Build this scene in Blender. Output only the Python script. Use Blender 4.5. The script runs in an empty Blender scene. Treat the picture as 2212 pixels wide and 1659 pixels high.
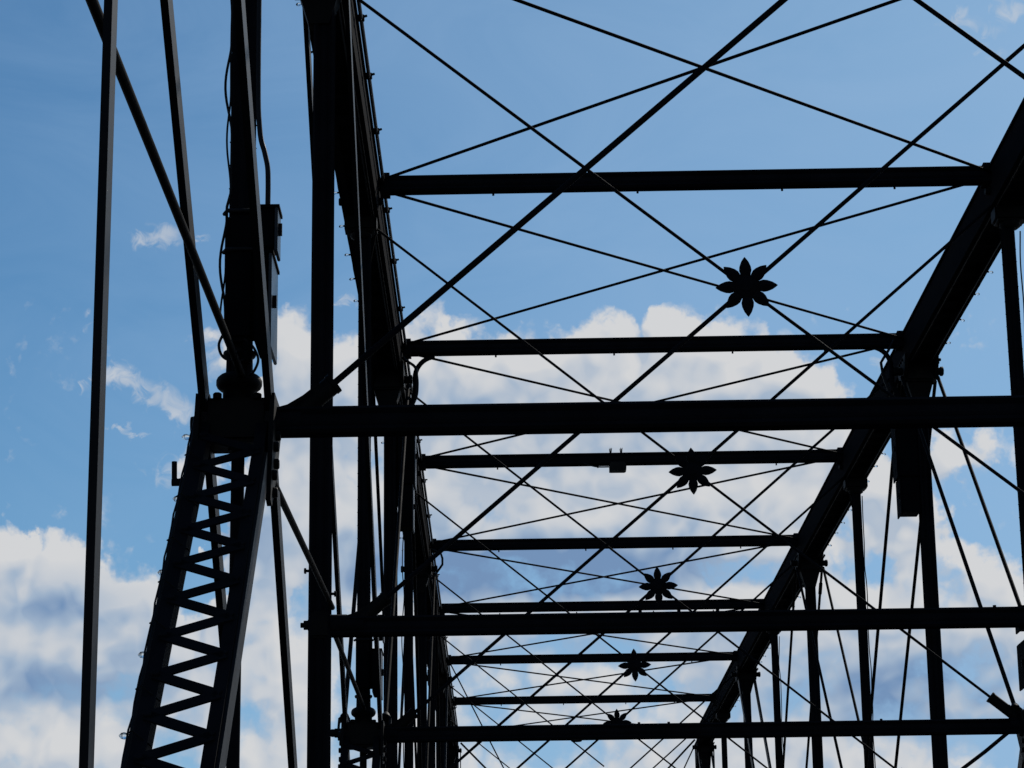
import bpy, bmesh, math, random
from mathutils import Vector, Matrix
random.seed(7)
SC = bpy.context.scene
COL = SC.collection
S = 0.65            # design units to metres
R = math.radians

# ------------------------------------------------------------------ camera
cam_d = bpy.data.cameras.new('camera'); cam = bpy.data.objects.new('camera', cam_d); COL.objects.link(cam)
cam_d.sensor_width = 36.0; cam_d.lens = 5540.2116 / 2212 * 36.0
cam_d.clip_start = 0.05; cam_d.clip_end = 20000
right = Vector((0.99992581, -0.00178017, -0.01204982)); upv = Vector((0.01113876, -0.26667882, 0.96372109)); fwd = Vector((0.00492902, 0.96378381, 0.26663921))
M = Matrix((right, upv, -fwd)).transposed().to_4x4()
M.translation = Vector((1.6494, -30.2479, 0.0)) * S
cam.matrix_world = M
SC.camera = cam
SC.render.resolution_x = 1024; SC.render.resolution_y = 768
SC.view_settings.view_transform = 'Standard'; SC.view_settings.look = 'None'
SC.view_settings.exposure = 0.0; SC.view_settings.gamma = 1.0

# ------------------------------------------------------------------ sun
SUN_AZ, SUN_EL = 27.0, 37.0      # degrees, azimuth from +Y towards +X
sd = bpy.data.lights.new('sun', 'SUN'); so = bpy.data.objects.new('sun', sd); COL.objects.link(so)
sd.energy = 3.0; sd.angle = R(0.55); sd.color = (1.0, 0.95, 0.87)
sdir = Vector((math.sin(R(SUN_AZ)) * math.cos(R(SUN_EL)), math.cos(R(SUN_AZ)) * math.cos(R(SUN_EL)), math.sin(R(SUN_EL))))
so.rotation_euler = sdir.to_track_quat('Z', 'Y').to_euler()

# ------------------------------------------------------------------ sky with clouds (azimuth, elevation in degrees)
TOP=[ (-12.82,12.61),(-11.29,12.36),(-10.83,12.29),(-10.51,11.85),(-10.10,12.01),(-9.75,12.12),(-9.35,11.88),(-8.99,11.50),(-8.59,11.20),(-7.87,11.16),(-7.39,10.87),(-6.82,10.31),(-6.33,11.85),(-5.84,13.70),(-5.40,16.59),(-5.14,17.09),(-4.71,16.91),(-4.07,16.76),(-3.42,16.59),(-2.67,16.82),(-2.08,17.05),(-1.48,17.15),(-1.00,16.82),(-0.40,16.76),(0.25,16.82),(0.89,16.65),(1.59,16.56),(1.97,16.78),(2.41,16.93),(2.94,16.71),(3.59,16.61),(3.87,17.02),(4.46,17.08),(5.10,16.84),(6.05,16.59),(6.36,16.18),(7.04,15.97),(7.45,15.57),(8.00,15.03),(8.59,14.18),(9.27,13.33),(10.04,12.27),(10.91,11.42),(11.71,10.97),(13.60,10.97) ]
LUMPS= [(-10.003, 10.669, 1.74, 1.01, 0.45), (-7.839, 10.097, 1.23, 0.81, 0.4), (-9.76, 9.563, 1.12, 0.55, 0.3), (-9.587, 7.456, 1.71, 0.5, 0.3), (1.837, 15.435, 4.48, 0.93, 0.25), (10.844, 13.656, 1.13, 0.51, 0.72), (8.867, 12.581, 0.93, 0.61, 0.85), (10.098, 13.288, 0.62, 0.46, 0.7), (-6.88, 13.378, 0.84, 0.62, 0.55), (-6.467, 16.363, 0.53, 0.62, 0.6), (-4.667, 12.889, 0.74, 1.44, 0.5)]
WISPS= [(-7.854, 18.665, 0.62, 0.29, 1.0), (-6.922, 18.692, 0.26, 0.09, 0.7), (-8.879, 15.637, 0.63, 0.26, 0.9), (-9.292, 15.45, 0.31, 0.27, 0.6), (-8.294, 15.397, 0.63, 0.22, 0.8), (-7.76, 15.083, 0.63, 0.27, 1.0), (-7.277, 14.704, 0.47, 0.31, 1.0), (-8.663, 14.416, 0.31, 0.09, 0.9), (-8.262, 14.272, 0.36, 0.09, 0.8), (-3.554, 17.35, 0.39, 0.12, 0.9), (11.144, 23.075, 0.54, 0.22, 0.8), (11.767, 22.723, 0.53, 0.26, 0.7), (12.338, 23.174, 0.53, 0.26, 0.8), (11.838, 22.216, 0.43, 0.15, 0.6), (-6.514, 16.054, 0.53, 0.62, 0.8), (9.03, 15.593, 0.47, 0.46, 0.6), (11.261, 13.735, 1.12, 0.61, 0.6), (-4.445, 11.657, 1.26, 1.64, 0.5), (7.392, 13.309, 0.94, 0.62, 0.5), (9.878, 14.832, 0.62, 0.61, 0.4), (-7.196, 13.475, 0.73, 0.51, 0.8)]
HOLES= [(8.394, 14.497, 0.63, 0.51, 0.45), (7.859, 12.163, 0.72, 0.61, 0.6), (9.455, 12.911, 0.52, 0.61, 0.35), (0.49, 11.121, 3.15, 0.46, 0.55), (-1.925, 11.554, 0.95, 0.62, 0.5), (4.688, 20.51, 9.62, 1.22, 0.35), (2.438, 18.212, 7.52, 0.62, 0.2), (-0.337, 12.573, 1.91, 0.52, 0.4), (-2.982, 13.617, 1.49, 0.82, 0.35), (-6.094, 10.419, 1.14, 1.12, 0.15), (-4.017, 10.531, 0.63, 0.92, 0.6), (-2.761, 8.792, 1.14, 0.71, 0.65), (-9.12, 8.565, 1.52, 0.35, 0.2), (-5.436, 7.983, 0.62, 0.61, 0.6), (-0.894, 8.576, 2.08, 0.92, 0.5), (0.645, 7.339, 2.06, 0.61, 0.6), (8.011, 11.033, 1.13, 0.51, 0.7), (5.418, 11.12, 1.25, 0.41, 0.5), (9.853, 10.856, 0.61, 0.61, 0.5), (11.138, 7.081, 1.39, 0.7, 0.7), (3.261, 8.719, 0.62, 0.61, 0.4), (6.356, 8.645, 0.92, 1.12, 0.35), (1.72, 9.564, 2.08, 0.51, 0.5), (8.866, 7.76, 1.21, 0.6, 0.3), (-7.257, 7.172, 0.71, 0.5, 0.7), (-3.583, 7.577, 0.62, 0.61, 0.6), (4.894, 8.073, 0.82, 0.41, 0.6), (-8.416, 8.774, 0.61, 0.3, 0.35), (10.443, 8.81, 1.2, 0.6, 0.35)]
GREY= [(0.386, 11.225, 3.46, 0.77, 1.1), (-10.537, 8.746, 2.63, 0.5, 0.2), (-7.314, 9.595, 1.24, 0.61, 0.2), (9.213, 8.554, 2.21, 1.01, 0.3), (-10.206, 10.665, 1.32, 0.71, 0.6), (-8.664, 10.288, 1.64, 0.91, 0.6), (-9.322, 8.562, 2.34, 0.71, 0.55), (-10.553, 9.147, 0.91, 0.6, 0.4), (4.488, 14.647, 3.17, 0.62, 0.5), (-1.383, 14.956, 2.14, 0.62, 0.5), (-4.688, 14.742, 1.28, 1.24, 0.5), (1.229, 11.316, 4.4, 0.82, 0.9), (-2.451, 11.659, 1.58, 1.23, 0.7), (6.86, 8.427, 2.54, 0.91, 0.7), (9.91, 8.327, 2.0, 1.21, 0.7), (2.333, 13.668, 5.28, 0.52, 0.25), (4.935, 12.264, 2.09, 0.62, 0.35), (3.288, 9.74, 5.16, 0.61, 0.5), (-5.916, 12.16, 1.05, 1.54, 0.6)]
BRIGHT= [(-9.865, 9.662, 1.12, 0.6, 0.7), (-10.455, 11.874, 0.82, 0.35, 0.6), (5.078, 16.279, 1.39, 0.51, 0.4), (-9.891, 7.553, 1.61, 0.6, 0.5), (-4.704, 16.185, 0.64, 0.62, 0.3), (5.487, 12.967, 1.89, 0.82, 0.5), (4.515, 15.472, 2.13, 0.46, 0.3), (-4.627, 9.101, 0.83, 0.92, 0.4), (6.896, 9.238, 1.23, 0.81, 0.3)]

W_ = bpy.data.worlds.new('World'); SC.world = W_; W_.use_nodes = True
nt = W_.node_tree; nt.nodes.clear()
def N(t, tree=None, **kw):
    n = (tree or nt).nodes.new(t)
    for k, v in kw.items(): setattr(n, k, v)
    return n
def L(a, b, tree=None): (tree or nt).links.new(a, b)
def MA(op, a, b=None, c=None, tree=None, clamp=False):
    n = N('ShaderNodeMath', tree, operation=op); n.use_clamp = clamp
    for i, v in enumerate((a, b, c)):
        if v is None: continue
        if isinstance(v, (int, float)): n.inputs[i].default_value = v
        else: L(v, n.inputs[i], tree)
    return n.outputs[0]
def MR(v, a, b, c, d, tree=None, interp='SMOOTHSTEP'):
    n = N('ShaderNodeMapRange', tree); n.interpolation_type = interp
    L(v, n.inputs[0], tree)
    for i, q in enumerate((a, b, c, d)):
        if isinstance(q, (int, float)): n.inputs[i + 1].default_value = q
        else: L(q, n.inputs[i + 1], tree)
    return n.outputs[0]
def ellipses(vec, lst, tree):
    tot = None
    for (x, y, rx, ry, w) in lst:
        a = N('ShaderNodeVectorMath', tree, operation='SUBTRACT'); L(vec, a.inputs[0], tree); a.inputs[1].default_value = (x, y, 0)
        b = N('ShaderNodeVectorMath', tree, operation='MULTIPLY'); L(a.outputs[0], b.inputs[0], tree); b.inputs[1].default_value = (1 / rx, 1 / ry, 0)
        l = N('ShaderNodeVectorMath', tree, operation='LENGTH'); L(b.outputs[0], l.inputs[0], tree)
        v = MR(l.outputs['Value'], 0.15, 1.55, w, 0.0, tree)
        tot = v if tot is None else MA('ADD', tot, v, tree=tree)
    return tot
# group: cloud amount at a sky position (x azimuth deg, y elevation deg)
g = bpy.data.node_groups.new('cloud_field', 'ShaderNodeTree')
g.interface.new_socket('Position', in_out='INPUT', socket_type='NodeSocketVector')
g.interface.new_socket('Detail', in_out='INPUT', socket_type='NodeSocketFloat')
g.interface.new_socket('Amount', in_out='OUTPUT', socket_type='NodeSocketFloat')
gi = N('NodeGroupInput', g); go = N('NodeGroupOutput', g)
P0 = gi.outputs[0]
# billowing: warp the position with noise
nz = N('ShaderNodeTexNoise', g, noise_dimensions='2D'); nz.inputs['Scale'].default_value = 0.9; L(MA('MINIMUM', gi.outputs[1], 5.0, tree=g), nz.inputs['Detail'], g); nz.inputs['Roughness'].default_value = 0.55; L(P0, nz.inputs['Vector'], g)
vm = N('ShaderNodeVectorMath', g, operation='SUBTRACT'); L(nz.outputs['Color'], vm.inputs[0], g); vm.inputs[1].default_value = (.5, .5, .5)
vs = N('ShaderNodeVectorMath', g, operation='MULTIPLY'); L(vm.outputs[0], vs.inputs[0], g); vs.inputs[1].default_value = (1.9, 1.4, 0)
va = N('ShaderNodeVectorMath', g, operation='ADD'); L(P0, va.inputs[0], g); L(vs.outputs[0], va.inputs[1], g)
PW = va.outputs[0]
sp = N('ShaderNodeSeparateXYZ', g); L(PW, sp.inputs[0], g)
fc = N('ShaderNodeFloatCurve', g)
cm = fc.mapping; cv = cm.curves[0]
pts = [((a + 14.0) / 28.0, e / 26.0) for a, e in TOP]
pts = [(0.0, pts[0][1])] + [p for p in pts if 0 < p[0] < 1] + [(1.0, pts[-1][1])]
while len(cv.points) < len(pts): cv.points.new(0.5, 0.5)
for q, (a, e) in zip(cv.points, pts): q.location = (a, e); q.handle_type = 'AUTO'
cm.update()
L(MR(sp.outputs[0], -14, 14, 0, 1, g, 'LINEAR'), fc.inputs['Value'], g)
topel = MA('MULTIPLY', fc.outputs[0], 26.0, tree=g)
bank = MR(MA('SUBTRACT', topel, sp.outputs[1], tree=g), -0.35, 0.55, 0, 1, g, 'LINEAR')
add_ = MA('MULTIPLY', ellipses(PW, LUMPS, g), 0.86, tree=g); sub_ = ellipses(PW, HOLES, g)
n2 = N('ShaderNodeTexNoise', g, noise_dimensions='2D'); n2.inputs['Scale'].default_value = 1.35; n2.inputs['Detail'].default_value = 9; n2.inputs['Roughness'].default_value = 0.53; L(gi.outputs[1], n2.inputs['Detail'], g)
sq = N('ShaderNodeVectorMath', g, operation='MULTIPLY'); L(P0, sq.inputs[0], g); sq.inputs[1].default_value = (0.95, 1.05, 1); L(sq.outputs[0], n2.inputs['Vector'], g)
fb = MA('MULTIPLY', MA('SUBTRACT', n2.outputs['Fac'], 0.5, tree=g), 0.82, tree=g)
n3 = N('ShaderNodeTexNoise', g, noise_dimensions='2D'); n3.inputs['Scale'].default_value = 0.45; n3.inputs['Detail'].default_value = 3; L(P0, n3.inputs['Vector'], g)
big = MA('MULTIPLY', MA('SUBTRACT', n3.outputs['Fac'], 0.5, tree=g), 0.7, tree=g)
tot = MA('SUBTRACT', MA('ADD', MA('MULTIPLY', bank, 1.0, tree=g), add_, tree=g), sub_, tree=g)
tot = MA('ADD', MA('ADD', tot, fb, tree=g), big, tree=g)
vo = N('ShaderNodeTexVoronoi', g); vo.feature = 'F1'; vo.voronoi_dimensions = '2D'; vo.inputs['Scale'].default_value = 1.15; vo.inputs['Roughness'].default_value = 0.5
L(MA('MULTIPLY', gi.outputs[1], 0.35, tree=g), vo.inputs['Detail'], g); vo.normalize = True
L(PW, vo.inputs['Vector'], g)
tot = MA('ADD', tot, MA('MULTIPLY', MA('SUBTRACT', 0.36, vo.outputs['Distance'], tree=g), 1.0, tree=g), tree=g)
L(tot, go.inputs[0], g)

tc = N('ShaderNodeTexCoord'); se = N('ShaderNodeSeparateXYZ'); L(tc.outputs['Generated'], se.inputs[0])
az = MA('DEGREES', MA('ARCTAN2', se.outputs[0], se.outputs[1])); el = MA('DEGREES', MA('ARCSINE', se.outputs[2]))
# away from the modelled banks the azimuth folds back so that the cloud pattern continues round the sky
azf = MA('PINGPONG', MA('ADD', az, 14.0), 28.0); azf = MA('SUBTRACT', azf, 14.0)
cp = N('ShaderNodeCombineXYZ'); L(azf, cp.inputs[0]); L(el, cp.inputs[1])
def field(off, det=7.0):
    v = N('ShaderNodeVectorMath', operation='ADD'); L(cp.outputs[0], v.inputs[0]); v.inputs[1].default_value = off
    q = N('ShaderNodeGroup'); q.node_tree = g; L(v.outputs[0], q.inputs[0]); q.inputs[1].default_value = det; return q.outputs[0]
d0 = field((0, 0, 0)); ds = field((0, 0, 0), 1.3); d1 = field((0.25, 0.55, 0), 1.3)
d0 = MA('SUBTRACT', d0, MR(el, 16.9, 17.9, 0.0, 0.5))
alpha = MR(d0, 0.22, MR(el, 9.5, 12.0, 1.1, 0.72, interp='LINEAR'), 0, 1)
# thin wisps: streaky translucent patches
wn = N('ShaderNodeTexNoise', noise_dimensions='2D'); wn.inputs['Scale'].default_value = 2.4; wn.inputs['Detail'].default_value = 6; wn.inputs['Roughness'].default_value = 0.6; wn.inputs['Distortion'].default_value = 0.6
L(cp.outputs[0], wn.inputs['Vector'])
wp = N('ShaderNodeVectorMath', operation='MULTIPLY_ADD'); L(wn.outputs['Color'], wp.inputs[0]); wp.inputs[1].default_value = (0.9, 0.6, 0)
wq = N('ShaderNodeVectorMath', operation='SUBTRACT'); L(cp.outputs[0], wq.inputs[0]); wq.inputs[1].default_value = (0.45, 0.3, 0); L(wq.outputs[0], wp.inputs[2])
wa = MR(MA('ADD', ellipses(wp.outputs[0], WISPS, nt), MA('MULTIPLY', MA('SUBTRACT', wn.outputs['Fac'], 0.5), 1.5)), 0.30, 1.35, 0, 0.72)
alpha = MA('MAXIMUM', alpha, wa)
thin = MR(el, 11.5, 15.0, 1.0, 1.0)
# light side: less cloud towards the sun
lit = MR(MA('SUBTRACT', ds, d1), -0.35, 0.6, 0, 1, interp='LINEAR')
gr = ellipses(cp.outputs[0], GREY, nt); br = ellipses(cp.outputs[0], BRIGHT, nt)
thick = MR(ds, 0.6, 1.7, 0, 1)
sh = MA('ADD', MA('MULTIPLY', lit, 0.55), 0.55)
sh = MA('ADD', sh, MA('MULTIPLY', br, 0.3)); sh = MA('SUBTRACT', sh, MA('MULTIPLY', gr, 0.52)); sh = MA('SUBTRACT', sh, MA('MULTIPLY', thick, 0.12), clamp=True)
cr = N('ShaderNodeValToRGB'); L(sh, cr.inputs[0])
e = cr.color_ramp.elements; e[0].position = 0.0; e[0].color = (0.17, 0.28, 0.47, 1); e[1].position = 1.0; e[1].color = (0.66, 0.665, 0.675, 1)
m_ = e.new(0.38); m_.color = (0.36, 0.455, 0.585, 1)
m2_ = e.new(0.7); m2_.color = (0.555, 0.59, 0.64, 1)
skyn = N('ShaderNodeTexSky'); skyn.sky_type = 'NISHITA'; skyn.sun_disc = False
skyn.sun_elevation = R(SUN_EL); skyn.sun_rotation = R(SUN_AZ); skyn.altitude = 100; skyn.air_density = 1.0; skyn.dust_density = 0.6; skyn.ozone_density = 1.0
SKYS = 0.062
tint = N('ShaderNodeVectorMath', operation='MULTIPLY'); L(skyn.outputs[0], tint.inputs[0]); tint.inputs[1].default_value = (0.52, 0.915, 1.18)
hz = MR(MA('COSINE', MA('RADIANS', MA('SUBTRACT', az, 38.0))), 0.62, 0.92, 0.0, 0.58, interp='LINEAR')
hz = MA('ADD', hz, MR(el, 15.0, 4.0, 0.0, 0.42), clamp=True)
cin = N('ShaderNodeTexNoise', noise_dimensions='2D'); cin.inputs['Scale'].default_value = 0.22; cin.inputs['Detail'].default_value = 5; cin.inputs['Roughness'].default_value = 0.6; cin.inputs['Distortion'].default_value = 0.8
cst = N('ShaderNodeVectorMath', operation='MULTIPLY'); L(cp.outputs[0], cst.inputs[0]); cst.inputs[1].default_value = (0.7, 1.6, 1); L(cst.outputs[0], cin.inputs['Vector'])
hz = MA('ADD', hz, MA('MULTIPLY', MA('SUBTRACT', cin.outputs['Fac'], 0.5), 0.42), clamp=True)
mxs = N('ShaderNodeMix'); mxs.data_type = 'RGBA'; L(hz, mxs.inputs['Factor']); 
sca = N('ShaderNodeVectorMath', operation='SCALE'); L(tint.outputs[0], sca.inputs[0]); sca.inputs['Scale'].default_value = SKYS
L(sca.outputs[0], mxs.inputs['A']); mxs.inputs['B'].default_value = (0.29, 0.455, 0.68, 1)
bg1 = N('ShaderNodeBackground'); L(mxs.outputs['Result'], bg1.inputs[0]); bg1.inputs[1].default_value = 1.0
bg2 = N('ShaderNodeBackground'); L(cr.outputs[0], bg2.inputs[0]); bg2.inputs[1].default_value = 1.0
mx = N('ShaderNodeMixShader'); L(MA('MULTIPLY', alpha, MR(el, 0.0, 3.0, 0, 0.97)), mx.inputs[0]); L(bg1.outputs[0], mx.inputs[1]); L(bg2.outputs[0], mx.inputs[2])
wo = N('ShaderNodeOutputWorld'); L(mx.outputs[0], wo.inputs[0])

# ------------------------------------------------------------------ materials
def mat(name, col, rough=0.45, metal=0.0, spec=0.5, bump=0.0, var=0.25, rust=None, scale=6.0):
    m = bpy.data.materials.new(name); m.use_nodes = True; t = m.node_tree
    b = t.nodes['Principled BSDF']
    b.inputs['Roughness'].default_value = rough; b.inputs['Metallic'].default_value = metal; b.inputs['Specular IOR Level'].default_value = spec
    tc_ = t.nodes.new('ShaderNodeTexCoord')
    n = t.nodes.new('ShaderNodeTexNoise'); n.inputs['Scale'].default_value = scale; n.inputs['Detail'].default_value = 6
    t.links.new(tc_.outputs['Object'], n.inputs['Vector'])
    r = t.nodes.new('ShaderNodeValToRGB'); t.links.new(n.outputs['Fac'], r.inputs[0])
    e = r.color_ramp.elements
    e[0].position = 0.3; e[0].color = tuple(c * (1 - var) for c in col) + (1,)
    e[1].position = 0.7; e[1].color = tuple(min(1, c * (1 + var)) for c in col) + (1,)
    out = r.outputs[0]
    if rust:
        n2_ = t.nodes.new('ShaderNodeTexNoise'); n2_.inputs['Scale'].default_value = scale * 0.6; n2_.inputs['Detail'].default_value = 9; n2_.inputs['Roughness'].default_value = 0.7
        t.links.new(tc_.outputs['Object'], n2_.inputs['Vector'])
        mp = t.nodes.new('ShaderNodeMapRange'); t.links.new(n2_.outputs['Fac'], mp.inputs[0])
        for i, v in enumerate((0.6, 0.72, 0, 0.8)): mp.inputs[i + 1].default_value = v
        mx_ = t.nodes.new('ShaderNodeMix'); mx_.data_type = 'RGBA'
        t.links.new(mp.outputs[0], mx_.inputs['Factor']); t.links.new(out, mx_.inputs['A']); mx_.inputs['B'].default_value = tuple(rust) + (1,)
        out = mx_.outputs['Result']
    t.links.new(out, b.inputs['Base Color'])
    rr = t.nodes.new('ShaderNodeMapRange'); t.links.new(n.outputs['Fac'], rr.inputs[0]); rr.inputs[3].default_value = rough - 0.08; rr.inputs[4].default_value = rough + 0.12
    t.links.new(rr.outputs[0], b.inputs['Roughness'])
    if bump:
        bp = t.nodes.new('ShaderNodeBump'); bp.inputs['Strength'].default_value = bump; bp.inputs['Distance'].default_value = 0.004
        nb = t.nodes.new('ShaderNodeTexNoise'); nb.inputs['Scale'].default_value = 40; t.links.new(tc_.outputs['Object'], nb.inputs['Vector'])
        t.links.new(nb.outputs['Fac'], bp.inputs['Height']); t.links.new(bp.outputs[0], b.inputs['Normal'])
    return m
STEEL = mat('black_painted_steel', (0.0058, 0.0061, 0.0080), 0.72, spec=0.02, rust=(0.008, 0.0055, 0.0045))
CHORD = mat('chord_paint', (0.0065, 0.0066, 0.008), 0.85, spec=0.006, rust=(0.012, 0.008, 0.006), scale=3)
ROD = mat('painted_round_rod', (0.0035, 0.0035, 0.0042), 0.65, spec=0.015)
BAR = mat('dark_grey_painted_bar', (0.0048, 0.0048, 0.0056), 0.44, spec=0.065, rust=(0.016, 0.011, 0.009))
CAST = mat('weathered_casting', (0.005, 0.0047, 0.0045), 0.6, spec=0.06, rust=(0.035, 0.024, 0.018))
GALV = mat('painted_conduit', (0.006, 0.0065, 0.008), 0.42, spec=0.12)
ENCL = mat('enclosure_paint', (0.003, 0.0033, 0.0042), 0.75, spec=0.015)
DOORM = mat('lit_door_paint', (0.012, 0.014, 0.018), 0.30, spec=0.2, scale=3, var=0.1)  # lit copy of the door paint; right-hand doors take the darker enclosure paint
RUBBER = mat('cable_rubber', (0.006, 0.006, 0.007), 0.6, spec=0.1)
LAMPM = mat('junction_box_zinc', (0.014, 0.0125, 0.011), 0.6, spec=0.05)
DECK = mat('deck_asphalt', (0.03, 0.03, 0.03), 0.85, spec=0.2, scale=12, bump=0.5)
GLASS = bpy.data.materials.new('bulb_glass'); GLASS.use_nodes = True
gb = GLASS.node_tree.nodes['Principled BSDF']; gb.inputs['Transmission Weight'].default_value = 1.0; gb.inputs['Roughness'].default_value = 0.03; gb.inputs['IOR'].default_value = 1.3; gb.inputs['Base Color'].default_value = (0.93, 0.95, 0.95, 1)
WATER = mat('river_water', (0.02, 0.03, 0.032), 0.12, spec=0.5, scale=0.3, bump=0.4)

# ------------------------------------------------------------------ mesh helpers (design units, scaled by S when linked)
class MB:
    def __init__(s): s.v = []; s.f = []; s.sm = []
    def add(s, vs, fs, smooth=False):
        o = len(s.v); s.v += [Vector(v) for v in vs]
        s.f += [tuple(o + i for i in f) for f in fs]; s.sm += [smooth] * len(fs); return s
    def prism(s, prof, A, B, up=(0, 0, 1), smooth=False, prof2=None):
        A = Vector(A); B = Vector(B); d = (B - A).normalized(); u = Vector(up)
        if abs(d.dot(u)) > 0.99: u = Vector((0, 1, 0))
        x = d.cross(u).normalized(); y = x.cross(d).normalized()
        p2 = prof2 or prof; n = len(prof)
        vs = [A + x * a + y * b for a, b in prof] + [B + x * a + y * b for a, b in p2]
        fs = [(i, (i + 1) % n, n + (i + 1) % n, n + i) for i in range(n)]
        s.add(vs, fs, smooth); s.add(vs[:n], [tuple(reversed(range(n)))]); s.add(vs[n:], [tuple(range(n))]); return s
    def tube(s, pts, r, n=10, r2=None):
        pts = [Vector(p) for p in pts]
        if len(pts) == 2:
            c = [(math.cos(2 * math.pi * i / n) * r, math.sin(2 * math.pi * i / n) * r) for i in range(n)]
            k = (r2 or r) / r
            return s.prism(c, pts[0], pts[1], smooth=True, prof2=[(a * k, b * k) for a, b in c])
        rings = []; prev = None
        for i, p in enumerate(pts):
            d = (pts[min(i + 1, len(pts) - 1)] - pts[max(i - 1, 0)]).normalized()
            if prev is None:
                u = Vector((0, 0, 1)) if abs(d.z) < .9 else Vector((0, 1, 0)); x = d.cross(u).normalized()
            else: x = (prev - d * prev.dot(d)).normalized()
            y = d.cross(x); prev = x
            rings.append([p + x * math.cos(2 * math.pi * k / n) * r + y * math.sin(2 * math.pi * k / n) * r for k in range(n)])
        vs = [v for q in rings for v in q]; fs = []
        for i in range(len(rings) - 1):
            for k in range(n): fs.append((i * n + k, i * n + (k + 1) % n, (i + 1) * n + (k + 1) % n, (i + 1) * n + k))
        s.add(vs, fs, True); s.add(rings[0], [tuple(reversed(range(n)))]); s.add(rings[-1], [tuple(range(n))]); return s
    def box(s, lo, hi, bev=0.0):
        (x0, y0, z0), (x1, y1, z1) = lo, hi
        if bev <= 0:
            v = [(x, y, z) for x in (x0, x1) for y in (y0, y1) for z in (z0, z1)]
            return s.add(v, [(0, 1, 3, 2), (4, 6, 7, 5), (0, 4, 5, 1), (2, 3, 7, 6), (0, 2, 6, 4), (1, 5, 7, 3)])
        bm = bmesh.new(); bmesh.ops.create_cube(bm, size=1)
        for v in bm.verts: v.co = Vector(((x0 + x1) / 2 + v.co.x * (x1 - x0), (y0 + y1) / 2 + v.co.y * (y1 - y0), (z0 + z1) / 2 + v.co.z * (z1 - z0)))
        bmesh.ops.bevel(bm, geom=bm.edges[:], offset=bev, segments=2, affect='EDGES')
        bm.verts.index_update(); s.add([v.co.copy() for v in bm.verts], [tuple(v.index for v in f.verts) for f in bm.faces]); bm.free(); return s
    def lathe(s, base, axis, prof, n=20):
        base = Vector(base); d = Vector(axis).normalized(); u = Vector((0, 0, 1)) if abs(d.z) < .9 else Vector((0, 1, 0)); x = d.cross(u).normalized(); y = d.cross(x)
        vs = []; fs = []
        for (h, r) in prof:
            for k in range(n): vs.append(base + d * h + (x * math.cos(2 * math.pi * k / n) + y * math.sin(2 * math.pi * k / n)) * max(r, 1e-4))
        for i in range(len(prof) - 1):
            for k in range(n): fs.append((i * n + k, i * n + (k + 1) % n, (i + 1) * n + (k + 1) % n, (i + 1) * n + k))
        s.add(vs, fs, True); s.add(vs[:n], [tuple(reversed(range(n)))]); s.add(vs[-n:], [tuple(range(n))]); return s
    def plate(s, outline, axis, lo, hi):      # outline in the plane across axis ('x' -> (y,z), 'y' -> (x,z)), thickness lo..hi
        n = len(outline)
        f = (lambda a, b, t: (t, a, b)) if axis == 'x' else (lambda a, b, t: (a, t, b)) if axis == 'y' else (lambda a, b, t: (a, b, t))
        vs = [f(a, b, lo) for a, b in outline] + [f(a, b, hi) for a, b in outline]
        return s.add(vs, [(i, (i + 1) % n, n + (i + 1) % n, n + i) for i in range(n)] + [tuple(reversed(range(n))), tuple(range(n, 2 * n))])
    def nut(s, p, axis, r=0.03, h=0.03): return s.lathe(p, axis, [(0, r), (h * .8, r), (h, r * .8)], 6)
    def build(s, name, m, parent=None, origin=None):
        if origin is None:
            o = Vector((0, 0, 0)) if parent is not None else sum(s.v, Vector()) / len(s.v)
        else: o = Vector(origin)
        me = bpy.data.meshes.new(name); me.from_pydata([tuple((v - o) * S) for v in s.v], [], s.f)
        bm = bmesh.new(); bm.from_mesh(me); bmesh.ops.recalc_face_normals(bm, faces=bm.faces); bm.to_mesh(me); bm.free()
        me.polygons.foreach_set('use_smooth', s.sm); me.materials.append(m); me.update()
        ob = bpy.data.objects.new(name, me); COL.objects.link(ob)
        ob.location = o * S
        if parent is not None:
            ob.parent = parent; ob.location = o * S - PW_.get(parent.name, Vector()) * 1.0
        PW_[ob.name] = (PW_.get(parent.name, Vector()) if parent is not None else Vector()) + ob.location
        return ob
PW_ = {}
def empty(name, loc, label, cat, group=None):
    o = bpy.data.objects.new(name, None); COL.objects.link(o); o.location = Vector(loc) * S; PW_[o.name] = o.location.copy()
    o.empty_display_size = 0.2; o['label'] = label; o['category'] = cat
    if group: o['group'] = group
    return o
def tag(o, label, cat, group=None):
    o['label'] = label; o['category'] = cat
    if group: o['group'] = group
    return o

# ------------------------------------------------------------------ the setting
LP = 7.28627; H = 10.958; h = 4.108; W = 8.0; ZB = -2.75
YN = lambda n, x=0: n * LP - 0.134 * x / W
g_ = MB().box((-3000, -3000, -16), (3000, 6000, -15.2)).build('river', WATER); g_['kind'] = 'structure'
g_ = MB().box((0.45, -60, -2.72), (7.55, 75, -2.56)).build('deck', DECK); g_['kind'] = 'structure'

# ------------------------------------------------------------------ the bridge: one thing
bridge = empty('truss_bridge', (W / 2, -30, ZB), 'black steel truss bridge of tall posts, cross struts and crossed rods over the walkway', 'bridge')

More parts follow.
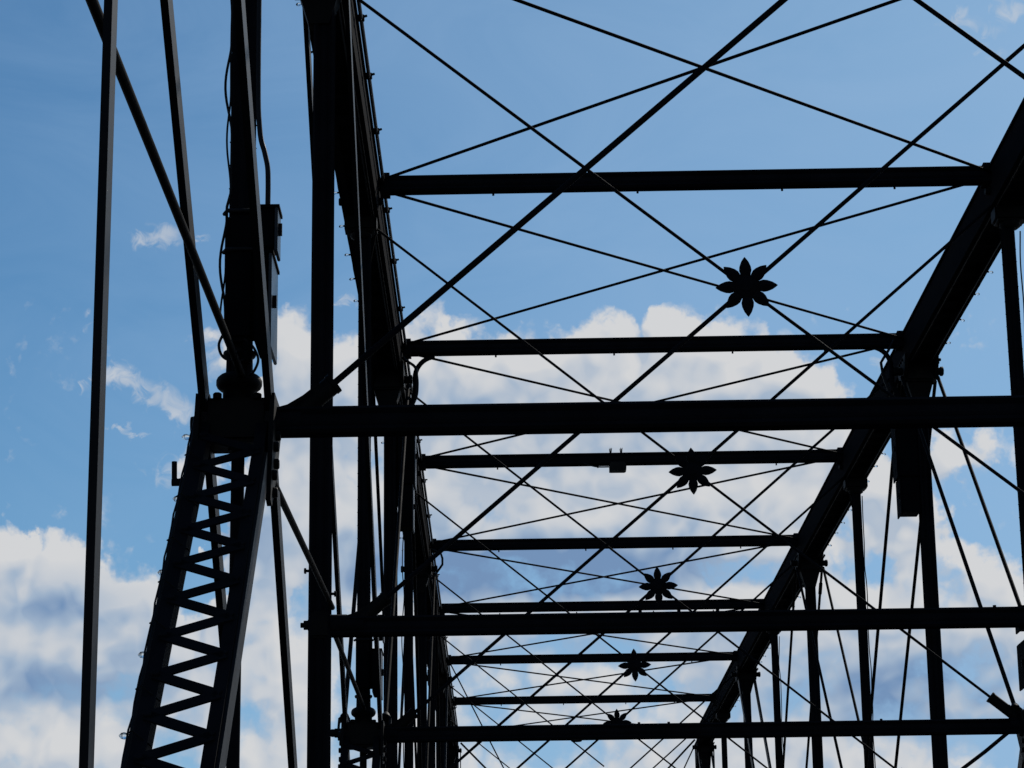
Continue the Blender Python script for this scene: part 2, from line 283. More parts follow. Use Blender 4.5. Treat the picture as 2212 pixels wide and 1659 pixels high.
def phoenix(r, t, fl):
    """round built-up column outline with four riveted flanges"""
    pr = []
    for k in range(4):
        a0 = math.pi / 4 + k * math.pi / 2
        ca, sa = math.cos(a0), math.sin(a0)
        for (q, w_) in ((r * .97, -t), (fl, -t), (fl, t), (r * .97, t)):
            pr.append((ca * q - sa * w_, sa * q + ca * w_))
        for j in (1, 2, 3, 4):
            a = a0 + (j / 5.0) * math.pi / 2
            pr.append((math.cos(a) * r, math.sin(a) * r))
    return pr
PH_T = phoenix(0.078, 0.017, 0.130)      # top struts
PH_M = phoenix(0.067, 0.014, 0.107)     # mid-height struts
PH_P = phoenix(0.072, 0.016, 0.126)     # main posts
PH_S = phoenix(0.054, 0.013, 0.096)     # sub posts
def rivets(mb, A, B, off, r, pitch, up=(0, 0, 1)):
    A = Vector(A); B = Vector(B); d = (B - A); ln = d.length; d.normalize(); u = Vector(up)
    if abs(d.dot(u)) > 0.99: u = Vector((0, 1, 0))
    x = d.cross(u).normalized(); y = x.cross(d).normalized(); n = int(ln / pitch)
    for k in range(4):
        a0 = math.pi / 4 + k * math.pi / 2; e = x * math.cos(a0) + y * math.sin(a0); f = e.cross(d)
        for i in range(n):
            p = A + d * (i + .5) * pitch + e * off
            for sgn in (1, -1):
                q = p + f * sgn * 0.013
                mb.add([q + d * r, q - d * r, q + e * r, q - e * r, q + f * sgn * r * .9], [(0, 2, 4), (2, 1, 4), (1, 3, 4), (3, 0, 4)])

TOPS = list(range(-3, 8)); MAIN = (-3, -1, 1, 3, 5, 7)
# top chords: two side channels, cover plate above, battens and lacing below
for X in (0, W):
    XA = X; X = X - (.05 if X == 0 else 0)
    mb = MB(); y0 = YN(-3, X) - .3; y1 = YN(7, X) + .2; zt = 11.03; zb = 10.55
    for sx in (-1, 1):
        xo = X + sx * .22; xi = X + sx * .19
        mb.box((min(xo, xi), y0, zb), (max(xo, xi), y1, zt - .02))
        fx = X + sx * .11
        mb.box((min(xi, fx) + .001 * (sx < 0), y0, zb + .002), (max(xi, fx), y1, zb + .03))
    mb.box((X - .245, y0 - .01, zt - .018), (X + .245, y1 + .01, zt + .012))
    y = y0 + .2; k = 0
    while y < y1 - .5:
        mb.box((X - .19, y, zb + .034), (X + .19, y + (.30 if k % 6 == 0 else .10), zb + .044))
        y += .62; k += 1
    # inner diaphragm skin that closes the box from below (rusty dark inside)
    mb.box((X - .185, y0, zb + .10), (X + .185, y1, zb + .12))
    ch = mb.build('top_chord', CHORD, bridge)
    sx = 1 if X > 1 else 1
    MB().box((X + .125, y0, zb - .045), (X + .14, y1, zb + .001)).build('chord_flange', BAR, ch)
    for q in (-.16,): MB().tube([(X + q * (1 if X > 1 else -1), yy_, zb - .015 - .004 * (i_ % 2)) for i_, yy_ in enumerate([y0 + 2.4 * k_ for k_ in range(int((y1 - y0) / 2.4))])], .009, 6).build('chord_conduit', RUBBER, ch)
    # pin caps and joint castings
    for n in TOPS:
        y = YN(n, X)
        if n in MAIN:
            j = MB(); w = .255
            j.plate([(y - .42, zb + .1), (y + .42, zb + .1), (y + .34, zb - .08), (y + .17, zb - .24), (y - .17, zb - .24), (y - .34, zb - .08)], 'x', X - w, X - w + .05)
            j.plate([(y - .42, zb + .1), (y + .42, zb + .1), (y + .34, zb - .08), (y + .17, zb - .24), (y - .17, zb - .24), (y - .34, zb - .08)], 'x', X + w - .05, X + w)
            j.box((X - w + .03, y - .2, zb - .27), (X + w - .03, y + .2, zb + .05), .03); j.prism([(-.2, -.13), (.2, -.13), (.2, .13), (-.2, .13)], (X, y, zb - .26), (X, y, zb - .6), up=(0, 1, 0), prof2=[(-.1, -.1), (.1, -.1), (.1, .1), (-.1, .1)])
            j.tube([(X - .33, y, zb - .08), (X + .33, y, zb - .08)], .06, 14)
            for sx in (-1, 1):
                j.nut((X + sx * .33, y, zb - .08), (sx, 0, 0), .075, .05)
                for q in range(5): j.nut((X + sx * .27, y - .3 + q * .15, zb + .02), (sx, 0, 0), .025, .03)
            j.build('joint_casting', CAST, bridge)
        else:
            j = MB(); j.box((X - .2, y - .16, zb - .22), (X + .2, y + .16, zb - .015), .03)
            j.lathe((X, y, zb - .3), (0, 0, 1), [(0, .09), (.03, .13), (.08, .13)], 16)
            for sx in (-1, 1):
                j.nut((X + sx * .22, y, zb + .2), (sx, 0, 0), .05, .06)
            j.build('post_cap', CAST, bridge)

# top struts
for n in TOPS:
    hn = H + (.03 if n == 4 else 0); a = (0.20, YN(n, 0), hn); b = (W - .20, YN(n, W), hn)
    mb = MB().prism(PH_T, a, b)
    for X, e in ((0, 1), (W, -1)):
        y = YN(n, X)
        mb.prism([(-.15, -.12), (.15, -.12), (.15, .12), (-.15, .12)], (X + e * .2, y, H), (X + e * .31, y, H))
    for x in (1.6, 3.4, 5.2, 6.6): mb.tube([(x, YN(n, x), H - .1), (x, YN(n, x), H - .155)], .014, 6)
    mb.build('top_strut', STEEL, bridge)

# posts
for X in (0, W):
    X0_ = X
    for n in range(-2, 7):
        X = X0_ - (.035 if (n == 0 and X0_ > 1) else 0)
        y = YN(n, X); main = n in MAIN
        pr = PH_P if main else PH_S
        if main: mb = MB().prism(pr, (X, y, ZB), (X, y, 10.3), up=(0, 1, 0))
        else: mb = MB().prism(pr, (X, y, h), (X, y, 10.3), up=(0, 1, 0)).tube([(X, y, ZB), (X, y, h)], .042, 12)
        if n <= 1: rivets(mb, (X, y, (1.5 if main else h + .5) if n < 0 else h + .5), (X, y, 10.2), .115 if main else .092, .011, .16, up=(0, 1, 0))
        sgi = 1 if X == 0 else -1
        # mid-height stub bolts on main posts
        if n == -1:
            for (sx, z) in ((1, h + .286), (-1, h + .50)):
                mb.tube([(X + sx * .08, y, z), (X + sx * .135, y, z)], .013, 8); mb.nut((X + sx * .128, y, z), (sx, 0, 0), .028, .02)
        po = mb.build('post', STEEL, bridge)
        if main:
            c_ = MB()
            c_.lathe((X - sgi * .085, y, h), (-sgi, 0, 0), [(0, .054), (.022, .054), (.024, .043), (.060, .043), (.062, .024), (.088, .024), (.09, .02)], 12)
            c_.box((X - .096, y - .10, h - .13), (X + .096, y + .10, h + .12), .02)
            c_.build('anchor_nut', CAST, po)
        else:
            c_ = MB()
            c_.lathe((X, y, h + .12), (0, 0, 1), [(0, .103), (.075, .103), (.085, .12), (.10, .137), (.12, .146), (.145, .146), (.165, .137), (.18, .12), (.19, .098), (.20, .086), (.30, .084), (.305, .098), (.32, .106), (.335, .103), (.345, .075)], 24)
            c_.build('column_collar', CAST, po)
            b_ = MB(); b_.box((X - .205, y - .17, h - .17), (X + .205, y + .17, h + .12), .03)
            for xq, zq in ((-.12, .125), (.13, .12), (-.02, -.18)): b_.nut((X + xq, y - .15, h + zq - .01), (0, 0, 1 if zq > 0 else -1), .028, .035)
            for sx in (-1, 1):
                e = -1 if n < 2 else 1
                b_.plate([(y - .22, h + .13), (y + .2, h + .13), (y + .24, h - .05), (y + .05, h - .3), (y - .32, h - .62), (y - .42, h - .6), (y - .3, h - .1)], 'x', X + sx * .232 - .015, X + sx * .232 + .015)
                for q in range(5): b_.nut((X + sx * .247, y - .1 - (q % 2) * .08 - q * .04, h - .12 - q * .1), (sx, 0, 0), .034, .03)
                b_.lathe((X + sx * .245, y, h - .02), (sx, 0, 0), [(0, .09), (.02, .09), (.025, .06), (.055, .055)], 14)
            b_.build('pin_block', CAST, po)

# mid-height struts with rod sockets
FLW = {}
for n in range(-2, 7):
    hm = h - {-2: .008, -1: .020}.get(n, .018)
    a = Vector((0.1, YN(n, 0), hm)); b = Vector((W - .1, YN(n, W), hm))
    mb = MB().prism(PH_M, a, b)
    for X, e in ((0, 1), (W, -1)):
        y = YN(n, X); mb.lathe((X + e * .1, y, h), (e, 0, 0), [(0, .096), (.14, .096), (.16, .088), (.3, .086)], 16)
    for x in (() if n == -2 else (2.9, 3.25, 3.6, 6.1)): mb.tube([(x, YN(n, x), h + .05), (x, YN(n, x), h + .092)], .016, 6)
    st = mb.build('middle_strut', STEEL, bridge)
    FLW[n] = st
CX = W / 2 - .032; FZ0 = 7.24
for n in range(-2, 7):
    FZ_ = FZ0 + (.05 if n == -2 else 0); y = YN(n, W / 2); ctr = Vector((CX, y, FZ_))
    for X, e in ((0, 1), (W, -1)):
        yy = YN(n, X)
        top_r = .0165 if X == 0 else .021; low_r = .021 if X == 0 else .0165
        if not (n == 4 and X == W):
            A = Vector((X + e * .12, yy, H - (.55 if X == 0 else .32))); d = (ctr - A).normalized()
            MB().tube([A, ctr - d * (.08 if n < 4 else -.0)], top_r, 10).build('sway_rod', STEEL, bridge)
        if n <= 3 or True:
            low = Vector((X + e * (.32 if X == 0 else .20), yy, h)); d = (ctr - low).normalized()
            rod = MB().tube([low + d * .3, ctr - d * .08], low_r, 10).build('sway_rod', STEEL, bridge)
            s_ = MB(); s1 = low + d * (.37 if X == 0 else .52)
            s_.tube([low, low + d * .2, s1], .064, 16)
            s_.tube([s1 - d * .02, s1 + d * .010], .070, 16)
            up_ = Vector((-d.z, 0, d.x)); up_ = up_ if up_.z > 0 else -up_
            k1 = low + d * .30 + up_ * .057; k2 = low + d * .17 + up_ * .062
            s_.plate([(low.x - e * .10, h + .03), (low.x - e * .07, h + .083), (low.x - e * .01, h + .10), (k2.x, k2.z), (k1.x, k1.z), (k1.x + d.x * .02, k1.z - .06), (low.x + e * .17, h + .04)], 'y', yy - .045, yy + .045)
            s_.build('rod_socket', CAST, rod)

# flower ornaments at the rod crossings
def petal(mb, c, ang, r0, r1, wd, y):
    d = Vector((math.cos(ang), 0, math.sin(ang))); q = Vector((-math.sin(ang), 0, math.cos(ang)))
    prof = [(r0, wd * .36), (r0 + (r1 - r0) * .3, wd * .5), (r0 + (r1 - r0) * .5, wd * .46), (r0 + (r1 - r0) * .75, wd * .3), (r0 + (r1 - r0) * .92, wd * .11), (r1, 0)]
    out = prof + [(a, -b) for a, b in reversed(prof[:-1])]
    pts = [c + d * a + q * b for a, b in out]
    mid0 = c + d * (r0 + .02); m = len(pts)
    vs = [p + Vector((0, -.008, 0)) for p in pts] + [p + Vector((0, .008, 0)) for p in pts] + [c + d * (r0 + (r1 - r0) * .4) + Vector((0, -.04, 0))]
    fs = [(i, (i + 1) % m, m + (i + 1) % m, m + i) for i in range(m)] + [tuple(range(m, 2 * m))] + [(i, 2 * m, (i + 1) % m) for i in range(m)]
    mb.add(vs, fs)
for n in range(-2, 4):
    FZ_ = FZ0 - (.02 if n >= 0 else 0); y = YN(n, W / 2) - .05; c = Vector((CX, y, FZ_)); mb = MB()
    mb.lathe((CX, y - .03, FZ_), (0, 1, 0), [(0, .05), (.012, .06), (.014, .095), (.03, .118), (.05, .118), (.07, .1), (.1, .09)], 24)
    fl = mb.build('flower_ornament', STEEL, bridge)
    for k in range(8):
        p_ = MB(); petal(p_, c, R(92) + k * math.pi / 4, .10, (.292 + .004 * math.sin(k * 2.3 + n)) if k % 2 == 0 else .284, .116, y)
        p_.build('petal', STEEL, fl)

# top lateral rods
for n in range(-3, 7):
    MB().tube([(.16, YN(n, 0) + .1, H - .01), (W - .16, YN(n + 1, W) - .1, H - .01)], .020, 8).build('lateral_rod', ROD, bridge)
    MB().tube([(W - .16, YN(n, W) + .1, H + .025), (.16, YN(n + 1, 0) - .1, H + .025)], .020, 8).build('lateral_rod', ROD, bridge)

# diagonals in the two truss planes
def flat(A, B, w, t):
    mb = MB(); A = Vector(A); B = Vector(B); d = (B - A).normalized(); x = Vector((1, 0, 0)); q = d.cross(x)
    pr = [(-t / 2, -w / 2), (t / 2, -w / 2), (t / 2, w / 2), (-t / 2, w / 2)]
    vs = [P + x * a + q * b for P in (A, B) for a, b in pr]
    mb.add(vs, [(0, 1, 5, 4), (1, 2, 6, 5), (2, 3, 7, 6), (3, 0, 4, 7), (3, 2, 1, 0), (4, 5, 6, 7)])
    for P in (A, B): mb.tube([P - x * t * .5, P + x * t * .5], w * .85, 16)
    return mb
ztop = 10.45
for X in (0, W):
    e = 1 if X == 0 else -1
    for sx in (-1, 1):
        for (a, m_n, b) in ((-3, -2, -1), (-1, 0, 1), (5, 4, 3), (7, 6, 5)):   # main tension eyebars
            zt_ = 9.95 if a == -3 else ztop
            flat((X + sx * .205, YN(m_n, X), h + .02), (X + sx * .205, YN(a, X), zt_), .19, .045).build('eyebar', BAR, bridge)
            flat((X + sx * .20, YN(m_n, X), h - .02), (X + sx * .20, YN(b, X), ZB), .19, .045).build('eyebar', BAR, bridge)
        flat((X + sx * .29, YN(-3, X), ZB), (X + sx * .29, YN(-3, X), ztop), .12, .03).build('hip_hanger', BAR, bridge)
        flat((X + sx * .29, YN(7, X), ZB), (X + sx * .29, YN(7, X), ztop), .12, .03).build('hip_hanger', BAR, bridge)
        for (a, m_n) in ((1, 0), (1, 2), (3, 2), (3, 4)):                       # round rods with clevises
            A = Vector((X + sx * .27, YN(a, X) + (.12 if m_n > a else -.12), ztop - .1)); B = Vector((X + sx * .245, YN(m_n, X) + (.12 if m_n < a else -.12) * 1, h + .03))
            d = (B - A).normalized()
            mb = MB().tube([A, B - d * .36], .027, 12)
            if m_n > a and sx == 1 or m_n > a and X == W: mb.tube([A + d * .35, A + d * .62], .038, 12)
            dr = mb.build('diagonal_rod', ROD, bridge)
            c_ = MB(); q = d.cross(Vector((1, 0, 0))); s0 = B - d * .40
            c_.lathe(s0, d, [(0, .035), (.05, .055), (.09, .06)], 12)
            for k in (-1, 1):
                x = Vector((1, 0, 0)) * k
                c_.prism([(-.012, -.035), (.012, -.035), (.012, .035), (-.012, .035)], s0 + d * .07 + x * .02, s0 + d * .14 + x * .06, up=q)
                c_.prism([(-.012, -.035), (.012, -.035), (.012, .035), (-.012, .035)], s0 + d * .13 + x * .06, B + d * .02 + x * .06, up=q)
            c_.tube([B - Vector((.1, 0, 0)), B + Vector((.1, 0, 0))], .055, 12); c_.nut(B + Vector((.1, 0, 0)), (1, 0, 0), .05, .05); c_.nut(B - Vector((.1, 0, 0)), (-1, 0, 0), .05, .05)
            c_.build('clevis', CAST, dr)
    # laced struts from the mid nodes down to the deck
    for (m_n, b) in ((-2, -3), (0, -1), (0, 1) if False else (2, 1), (2, 3), (4, 5), (6, 7)):
        A = Vector((X, YN(m_n, X), h)); B = Vector((X, YN(b, X), ZB)); d = (B - A).normalized(); q = d.cross(Vector((1, 0, 0)))
        if q.z * 0 + q.y > 0: q = -q          # q points to the viewer side
        mb = MB()
        for sx in (-1, 1):
            x0 = sx * (.130 if sx == e else .160); x1 = sx * (.200 if sx == e else .242); dp = -.06 if sx == e * -1 else -.13
            vs = [P + Vector((1, 0, 0)) * a + q * b_ for P in (A + d * .12, B) for a, b_ in ((x0, .08), (x1, .08), (x1, dp), (x0, dp))]
            mb.add(vs, [(0, 1, 5, 4), (1, 2, 6, 5), (2, 3, 7, 6), (3, 0, 4, 7), (3, 2, 1, 0), (4, 5, 6, 7)])
        ls = mb.build('laced_strut', STEEL, bridge)
        fp = MB(); vs = [P + Vector((1, 0, 0)) * a + q * b_ for P in (A + d * .5, B) for a, b_ in ((e * .202, .06), (e * .222, .06), (e * .222, -.12), (e * .202, -.12))]
        fp.add(vs, [(0, 1, 5, 4), (1, 2, 6, 5), (2, 3, 7, 6), (3, 0, 4, 7), (3, 2, 1, 0), (4, 5, 6, 7)]); fp.build('lit_side_plate', BAR, ls)  # added plate that stands in for the light on the strut's walkway side
        lz = MB(); ln = (B - A).length; pitch = .372; k = 0; s = .34
        while s + pitch < ln:
            for sd_ in ((1,) if True else (1, -1)):
                for (s0, s1, xa, xb) in ((s, s + pitch / 2, -.185 * e, .165 * e), (s + pitch / 2, s + pitch, .165 * e, -.185 * e)):
                    P0 = A + d * s0 + Vector((xa, 0, 0)) + q * .087; P1 = A + d * s1 + Vector((xb, 0, 0)) + q * .087
                    lz.prism([(-.037, -.006), (.037, -.006), (.037, .006), (-.037, .006)], P0, P1, up=q)
                lz.nut(A + d * s + Vector((-.185 * e, 0, 0)) + q * .092, q, .024, .016)
            s += pitch
        lz.build('lacing', STEEL, ls)
    # longitudinal ties at mid height
    MB().tube([(X + e * .09, YN(-3, X), h - .03), (X + e * .03, YN(-2, X) - .08, h + .27)], .024, 10).build('longitudinal_rod', ROD, bridge)
    MB().tube([(X + e * .21, YN(-2, X) + .05, h - .36), (X + e * .12, YN(-1, X) - .1, h + .14)], .024, 10).build('longitudinal_rod', ROD, bridge)
    MB().tube([(X + e * .11, YN(-1, X) + .3, h - .02), (X + e * .02, YN(0, X) - .08, h + .27)], .024, 10).build('longitudinal_rod', ROD, bridge)
    # inclined end post beyond the last panel, lower chord
    ep = MB()
    ep.box((X - .2, YN(-3, X), ZB - .1), (X + .2, YN(9, X), ZB + .1))
    ep.build('bottom_chord', STEEL, bridge)
    for sgn, na, nb_ in ((1, 7, 9),):
        A = Vector((X, YN(na, X), 10.78)); B = Vector((X, YN(nb_, X), ZB))
        MB().prism([(-.22, -.22), (.22, -.22), (.22, .22), (-.22, .22)], A, B, up=(1, 0, 0)).build('end_post', STEEL, bridge)
    MB().box((X - .09, YN(7, X) - .05, ZB), (X + .09, YN(7, X) + .05, 10.3)).build('post', STEEL, bridge)

# short stay rods between chord and sub posts
for X in (0, W):
    e = 1 if X == 0 else -1
    for n in (0, 2, 4, 6):
        MB().tube([(X + e * .15, YN(n, X) + .1, 10.5), (X + e * .02, YN(n, X) + .02, 9.75)], .014, 6).build('stay_rod', ROD, bridge)
# long inclined rods of the far bay
for X, e in ((0, 1), (W, -1)):
    MB().tube([(X + e * .3, YN(5, X), H - .12), (X + e * 3.6, YN(5, X), h + .1)], .017, 8).build('sway_rod', STEEL, bridge)
    MB().tube([(X + e * .3, YN(7, X) - .05, H - .25), (X + e * 3.9, YN(7, X), 7.0)], .03, 8).build('portal_rod', STEEL, bridge)
# knee braces: curved ones under the strut of the first far main panel, straight rod under a mid strut
def arc(c, r, a0, a1, y, n=10, sx=1): return [(c[0] + sx * r * math.cos(a0 + (a1 - a0) * i / n), y, c[1] + r * math.sin(a0 + (a1 - a0) * i / n)) for i in range(n + 1)]
for X, e in ((0, 1), (W, -1)):
    y = YN(1, X)
    cc, rr = ((.70, 10.50), .33) if e > 0 else ((.72, 10.56), .31)
    MB().tube(arc((X + e * cc[0], cc[1]), rr, R(95), R(180), y, sx=e) + [(X + e * (cc[0] - rr), y, cc[1] - .25), (X + e * .25, y, 9.9), (X + e * .12, y, 9.6)], .038, 12).build('knee_brace', STEEL, bridge)
MB().tube([(W - .42, YN(0, W), h - .09), (7.30, YN(0, W), 3.80), (7.02, YN(0, W), 3.60), (6.3, YN(0, W), 3.02)], .024, 10).build('knee_brace', STEEL, bridge)

# ------------------------------------------------------------------ things fixed to the bridge
def cabinet(name, X, e, y, z0, z1, xa, xb, dep, label, cat, group, lid=True):
    """box whose door faces the walkway (towards e)"""
    lo = (min(X + e * xa, X + e * xb), y - dep / 2, z0); hi = (max(X + e * xa, X + e * xb), y + dep / 2, z1)
    t_ = empty(name, ((lo[0] + hi[0]) / 2, y, z0), label, cat, group)
    MB().box(lo, hi, .008).build('body', ENCL, t_)
    xd = X + e * xb
    dlo = (min(xd + e * .002, xd + e * .022), y - dep / 2 - .015, z0 - .03); dhi = (max(xd + e * .002, xd + e * .022), y + dep / 2 + .015, z1 + .01)
    d_ = MB().box(dlo, dhi, .004).build('door', DOORM if e > 0 else ENCL, t_)  # sky-lit look of left doors and shade of right ones put into paint
    b_ = MB().box((xd + (e * .022 if e > 0 else e * .045), y - dep * .3, (z0 + z1) / 2 - .04), (xd + (e * .045 if e > 0 else e * .022), y - dep * .3 + .02, (z0 + z1) / 2 + .04))
    b_.build('latch', RUBBER, d_)
    if lid:
        MB().box((lo[0] - .012, lo[1] - .02, z1 + .001), (hi[0] + .012 + .02 * (e > 0), hi[1] + .02, z1 + .02)).build('rain_lid', ENCL, t_)
    return t_
cabs = 'metal cabinets hung on the bridge posts'
def sub_set(X, e, n, lab):
    y = YN(n, X)
    za, zb_ = (h + .45, h + 1.03) if n < 0 else (h + .45, h + .95)
    cabinet('equipment_cabinet', X, e, y - .05, za, zb_, .115, .20, .42, lab[0], 'cabinet', cabs)
    cabinet('transformer_box', X, e, y - .06, h + 1.11, h + 1.37, .12, .225, .20, lab[1], 'electrical box', 'small boxes above the cabinets')
    t_ = empty('post_enclosure', (X, y - .1, h + .5), lab[2], 'enclosure', 'jackets strapped around the posts')
    m = MB(); m.box((X - .088, y - .14, h + .50), (X + .105, y + .03, h + 1.36), .03); m.build('jacket', ENCL, t_)
    for z in (h + 1.10, h + 1.36):
        MB().tube([(X - .105 , y - .08, z), (X - .08, y - .15, z), (X + .09, y - .15, z), (X + .115, y - .08, z)], .014, 6).build('strap', RUBBER, t_)
    MB().box((X + .03, y - .13, h + .36), (X + .085, y - .06, h + .50), .01).build('plug', ENCL, t_)
sub_set(0, 1, -2, ('dark metal cabinet with a pale blue-lit door on the nearest left post', 'small square box with a rain hood above the nearest left cabinet', 'thick dark jacket strapped round the nearest left post above its round collar'))
sub_set(0, 1, 0, ('narrow dark cabinet on the left post behind the second cross strut', 'small box on the left post just under the second mid-height strut', 'dark jacket round the far left collared post behind the wide plain post'))
sub_set(W, -1, 0, ('dark cabinet cut by the right edge of the photo above the lowest strut', 'small box cut by the right edge just under the second strut', 'dark jacket on the post at the right edge of the photo'))
def main_set(X, e, lab):
    y = YN(1, X); w_ = .06 if e < 0 else 0
    cabinet('equipment_cabinet', X, e, y - .05, 8.80, 9.66, .12, .36 + w_, .40, lab[0], 'cabinet', cabs)
    cabinet('equipment_cabinet', X, e, y - .05, 8.14 + w_ * 1.8, 8.775, .12, .33 + w_, .36, lab[1], 'cabinet', cabs, lid=False)
main_set(0, 1, ('upper cabinet with a pale sky-lit door on the crowded left post under the first main joint', 'lower dark cabinet directly below the pale-doored one on the left side'))
main_set(W, -1, ('upper cabinet on the right post just below the widest cross strut', 'lower cabinet on the right post with a ledge at its bottom'))

# conduits
def conduit(pts, r, label, group='electrical conduits', m=None, name='conduit_pipe', clips=()):
    t_ = empty(name, pts[0], label, 'conduit', group)
    MB().tube(pts, r, 10).build('pipe', m or GALV, t_)
    for c_ in clips:
        mb = MB(); mb.box((c_[0] - .045, c_[1] - .03, c_[2] - .02), (c_[0] + .035, c_[1] + .03, c_[2] + .045), .006); mb.nut((c_[0] + .03, c_[1], c_[2] + .03), (1, 0, .3), .014, .035); mb.build('clip', CAST, t_)
    return t_
def smooth(pts, k=6):
    out = []; P = [Vector(p) for p in pts]; P = [P[0] * 2 - P[1]] + P + [P[-1] * 2 - P[-2]]
    for i in range(1, len(P) - 2):
        for j in range(k):
            t = j / k; a, b, c, d = P[i - 1], P[i], P[i + 1], P[i + 2]
            out.append(0.5 * ((2 * b) + (-a + c) * t + (2 * a - 5 * b + 4 * c - d) * t * t + (-a + 3 * b - 3 * c + d) * t ** 3))
    out.append(P[-2]); return out
cl = [(.235, y, 10.94) for y in (-8, -5.2, -3.6, -1.9, .9, 3.0, 5.2, 9, 11.5, 13, 16, 19, 22, 25, 29, 33, 37, 41, 45)]
conduit([(.235, YN(-3) + 1, 10.93), (.235, -3, 10.94), (.235, 10, 10.94), (.235, 30, 10.93), (.235, YN(7) - .5, 10.94)], .022, 'long straight conduit clipped along the inner edge of the left top chord', clips=cl)
y = YN(0, 0) - LP * 2
ya = YN(-2, 0) - .1
conduit(smooth([(.10, ya, 8.6), (.10, ya, 6.55), (.115, ya, 6.05), (.15, ya, 5.88), (.17, ya, 5.78), (.175, ya, 5.66), (.175, ya, 5.50)]), .017, 'bent conduit dropping into the small hooded box on the nearest left post')
yb = YN(1, 0) - .25
conduit(smooth([(.20, yb, 10.76), (.23, yb, 10.71), (.376, yb, 10.60), (.406, yb, 10.45), (.413, yb, 10.31), (.394, yb, 10.13), (.30, yb, 9.9), (.24, yb, 9.66)]), .022, 'curved conduit looping off the left chord into the pale-doored cabinet')
yc = YN(3, 0) - .25
conduit([(.20, yc, 10.83), (.40, yc, 10.75), (.437, yc, 10.64), (.437, yc, 10.51), (.29, yc, 10.30), (.2, yc, 10.2)], .024, 'angular conduit loop sticking out from the left chord below the fourth top strut')
yd = YN(1, W) - .25
conduit([(7.62, yd, 10.90), (7.576, yd, 10.83), (7.517, yd, 10.727), (7.468, yd, 10.653), (7.402, yd, 10.548), (7.422, yd, 10.355), (7.5, yd, 10.1), (7.6, yd, 9.7)], .022, 'thin angular conduit bending down beside the right knee brace')

# junction box on the third visible far strut, with its cable ties standing up
y = YN(2, 3.75)
t_ = empty('junction_box', (3.75, y - .12, 10.70), 'small grey junction box slung under a far top strut left of a flower', 'junction box')
MB().plate([(3.60, 10.705), (3.60, 10.80), (3.63, 10.86), (3.87, 10.86), (3.905, 10.80), (3.90, 10.715), (3.87, 10.70), (3.63, 10.70)], 'y', y - .22, y - .02).build('body', LAMPM, t_)
MB().tube(smooth([(3.60, y - .12, 10.79), (3.42, y - .12, 10.79), (3.30, y - .12, 10.81), (3.14, y - .1, 10.87)]), .012, 8).build('lead', GALV, t_)
for x in (3.635, 3.825):
    mb = MB()
    for dx, zz in ((-.022, 11.15), (-.008, 11.17), (.008, 11.155), (.022, 11.17)): mb.tube([(x + dx * .3, y, 11.02), (x + dx, y, zz)], .006, 5)
    mb.build('cable_tie', RUBBER, t_)
# lamp under the lowest mid strut
tag(MB().lathe((2.51, YN(0, 2.5), h - .085), (0, 0, -1), [(0, .066), (.03, .066), (.04, .058), (.044, .03)], 20).build('strut_lamp', LAMPM), 'small round pale lamp under the lowest wide strut, left of the half-hidden flower', 'lamp')

# pipe hook and through bolt on the nearest laced strut
yk = -15.2
tag(MB().tube([(-.317, yk, 3.70), (-.315, yk, 3.60), (-.309, yk, 3.578)], .0165, 10).tube([(-.33, yk, 3.572), (-.285, yk, 3.572), (-.18, yk, 3.60)], .024, 8).build('pipe_hook', STEEL), 'L-shaped pipe hook sticking out left of the nearest laced strut', 'hook')

# strings of bulbs
def bulb_at(par, p, dr, k=1.0):
    dr = Vector(dr).normalized(); p = Vector(p)
    s_ = MB().lathe(p, dr, [(0, .010 * k), (.022 * k, .012 * k), (.03 * k, .009 * k)], 8).build('socket', RUBBER, par)
    MB().lathe(p + dr * .03 * k, dr, [(0, .008 * k), (.012 * k, .013 * k), (.028 * k, .017 * k), (.042 * k, .014 * k), (.052 * k, .002 * k)], 10).build('bulb', GLASS, s_)
t_ = empty('string_lights', (-.27, -14.5, 4.1), 'cable of clear glass bulbs running down the outer edge of the nearest laced strut', 'string lights', 'strings of bulbs')
q0 = Vector((0, YN(-2), h)); q1 = Vector((0, YN(-3), ZB)); dd = (q1 - q0).normalized()
pts = []
for i in range(60):
    s = .05 + i * .12; w_ = .006 * math.sin(i * 1.7) + .004 * math.sin(i * 3.1)
    pts.append(q0 + dd * s + Vector((-.268 + w_ * .5, -.05, .05)))
MB().tube(pts, .006, 6).build('cable', RUBBER, t_)
mb = MB()
pipe = [q0 + dd * .15 + Vector((-.25, -.06, .04)), q0 + dd * 9 + Vector((-.25, -.06, .04))]
mb.tube(pipe, .014, 8); mb.build('batten', CAST, t_)
for q in (.55, 1.05, 1.55, 2.0, 2.42, 3.05, 3.45, 4.1, 4.6):
    p = q0 + dd * q
    MB().tube([p + Vector((-.275, -.06, .05)), p + Vector((-.24, -.11, .06)), p + Vector((-.14, -.10, -.02))], .005, 5).build('wire_tie', CAST, t_)
for (yy, zz) in ((-14.49, 4.031), (-14.858, 3.545), (-15.462, 2.964), (-16.171, 2.36), (-16.789, 1.829), (-17.5, 1.2)):
    bulb_at(t_, (-.272, yy, zz), (-1, 0, .05), 1.15)
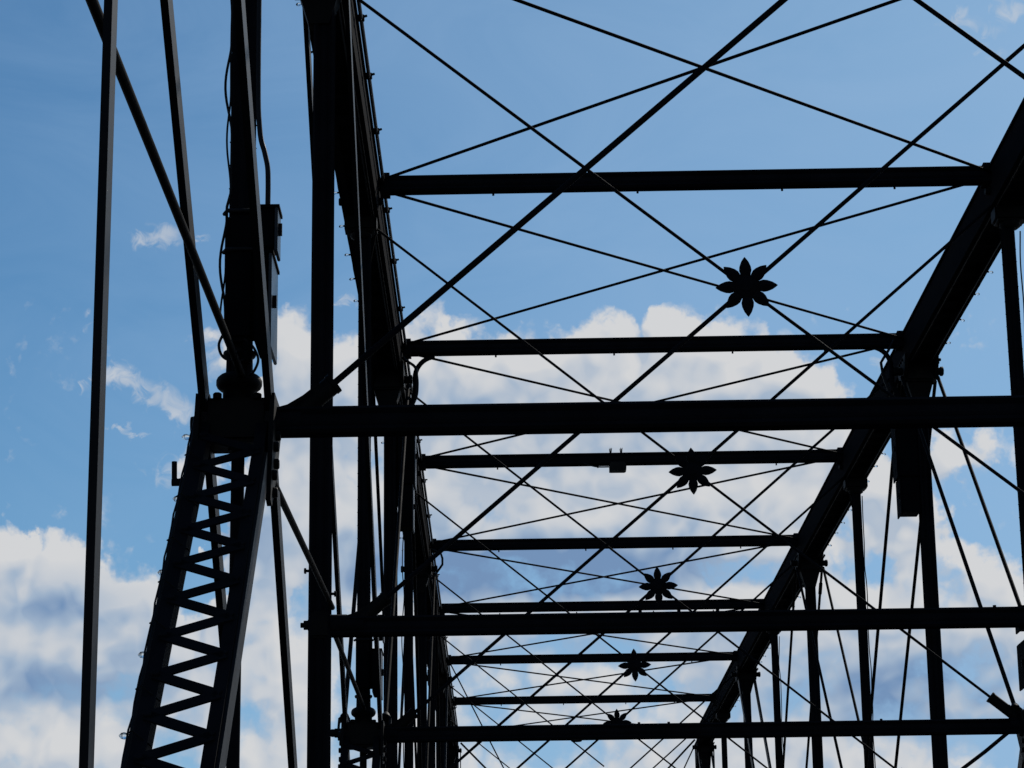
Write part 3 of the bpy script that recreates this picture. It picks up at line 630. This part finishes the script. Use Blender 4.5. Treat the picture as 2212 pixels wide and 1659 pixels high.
for X, e, x0, lab in ((0, -1, -.27, 'row of tiny bulbs along the outer edge of the left top chord'), (W, 1, W + .235, 'row of tiny bulbs along the outer edge of the right top chord')):
    t_ = empty('string_lights', (x0, -7, 10.6), lab, 'string lights', 'strings of bulbs')
    pts = []; i = 0; y = -9.0
    while y < YN(7): pts.append((x0 - .01 * e * 0 + .004 * math.sin(i * 1.3), y, 10.60 + .012 * math.sin(i * 2.1))); y += .35; i += 1
    MB().tube(pts, .009, 5).build('cable', RUBBER, t_)
    y = -7.5; k = 0
    while y < YN(6) and k < 48:
        bulb_at(t_, (x0, y, 10.60), (e, .25 * math.sin(k * 1.9), -.1 + .2 * math.sin(k * 2.7)), 1.1); y += 1.12 + .12 * math.sin(k * 1.3); k += 1

# cables wound down the posts
def cable(X, e, n, z0, z1, lab, sag=.02, off=.085):
    y = YN(n, X) - .05; pts = []; z = z0; i = 0; random.seed(int(100 + X * 3 + n))
    while z > z1:
        pts.append((X + e * (off + sag * random.random()), y - .02, z)); z -= .28 + .25 * random.random(); i += 1
    tag(MB().tube(smooth(pts, 4), .009, 6).build('hanging_cable', RUBBER), lab, 'cable', 'loose cables on the posts')
for k_, (ph, am, base_, lab) in enumerate(((0.0, .040, .066, 'loose black cable bulging in loops from the left side of the nearest jacketed post'), (1.9, .028, .070, 'second thinner cable twisting beside the looping one on the nearest jacketed post'))):
    pts = []; z = 8.4
    while z > 4.66:
        bul = base_ + am * max(0, math.sin(z * 5.2 + ph)) ** 1.5 + (.022 if z < 5.55 else 0) + .012 * max(0, math.sin(z * 2.1))
        pts.append((-bul, YN(-2) - .08, z)); z -= .09
    tag(MB().tube(smooth(pts, 2), .0085 - .002 * k_, 6).build('hanging_cable', RUBBER), lab, 'cable', 'loose cables on the posts')
cable(W, 1, 0, 10.2, 6.0, 'wavy cable down the outer side of the right-edge post', .03, .08)
cable(W, 1, 2, 10.2, 3.5, 'wavy cable on the second full-height right post from the photo edge', .04, .075)
cable(W, 1, 4, 10.2, 3.5, 'wavy cable on the slim right post beyond the third main joint', .04, .075)
cable(0, -1, 2, 10.2, 3.5, 'thin loose cable on the slim left post among the crowded posts', .05, .075)
yz = YN(-2) - .12
for k, (p, lab) in enumerate((([(.04, yz, 4.62), (.10, yz, 4.56), (.13, yz, 4.48), (.10, yz, 4.40), (.06, yz, 4.38)], 'small cable loop hanging right of the nearest round collar'), ([(-.09, yz, 4.66), (-.12, yz, 4.58), (-.09, yz, 4.5), (0, yz, 4.47), (.08, yz, 4.5)], 'cable looped across the front of the nearest post below its jacket'))):
    tag(MB().tube(smooth(p), .009, 6).build('cable_loop', RUBBER), lab, 'cable', 'small cable loops')

t_ = cabinet('equipment_cabinet', W, -1, YN(2, W), 3.2, 4.62, .06, .30, .3, 'cabinet top with a cable loop at the very bottom edge, on a slim right post', 'cabinet', cabs)
yq = YN(2, W) - .12
tag(MB().tube(smooth([(7.80, yq, 4.60), (7.79, yq, 4.85), (7.81, yq, 5.05), (7.86, yq, 5.13), (7.93, yq, 5.16)]), .014, 8).build('cable_loop', RUBBER), 'cable loop rising from the cabinet at the bottom edge to the slim right post', 'cable', 'small cable loops')
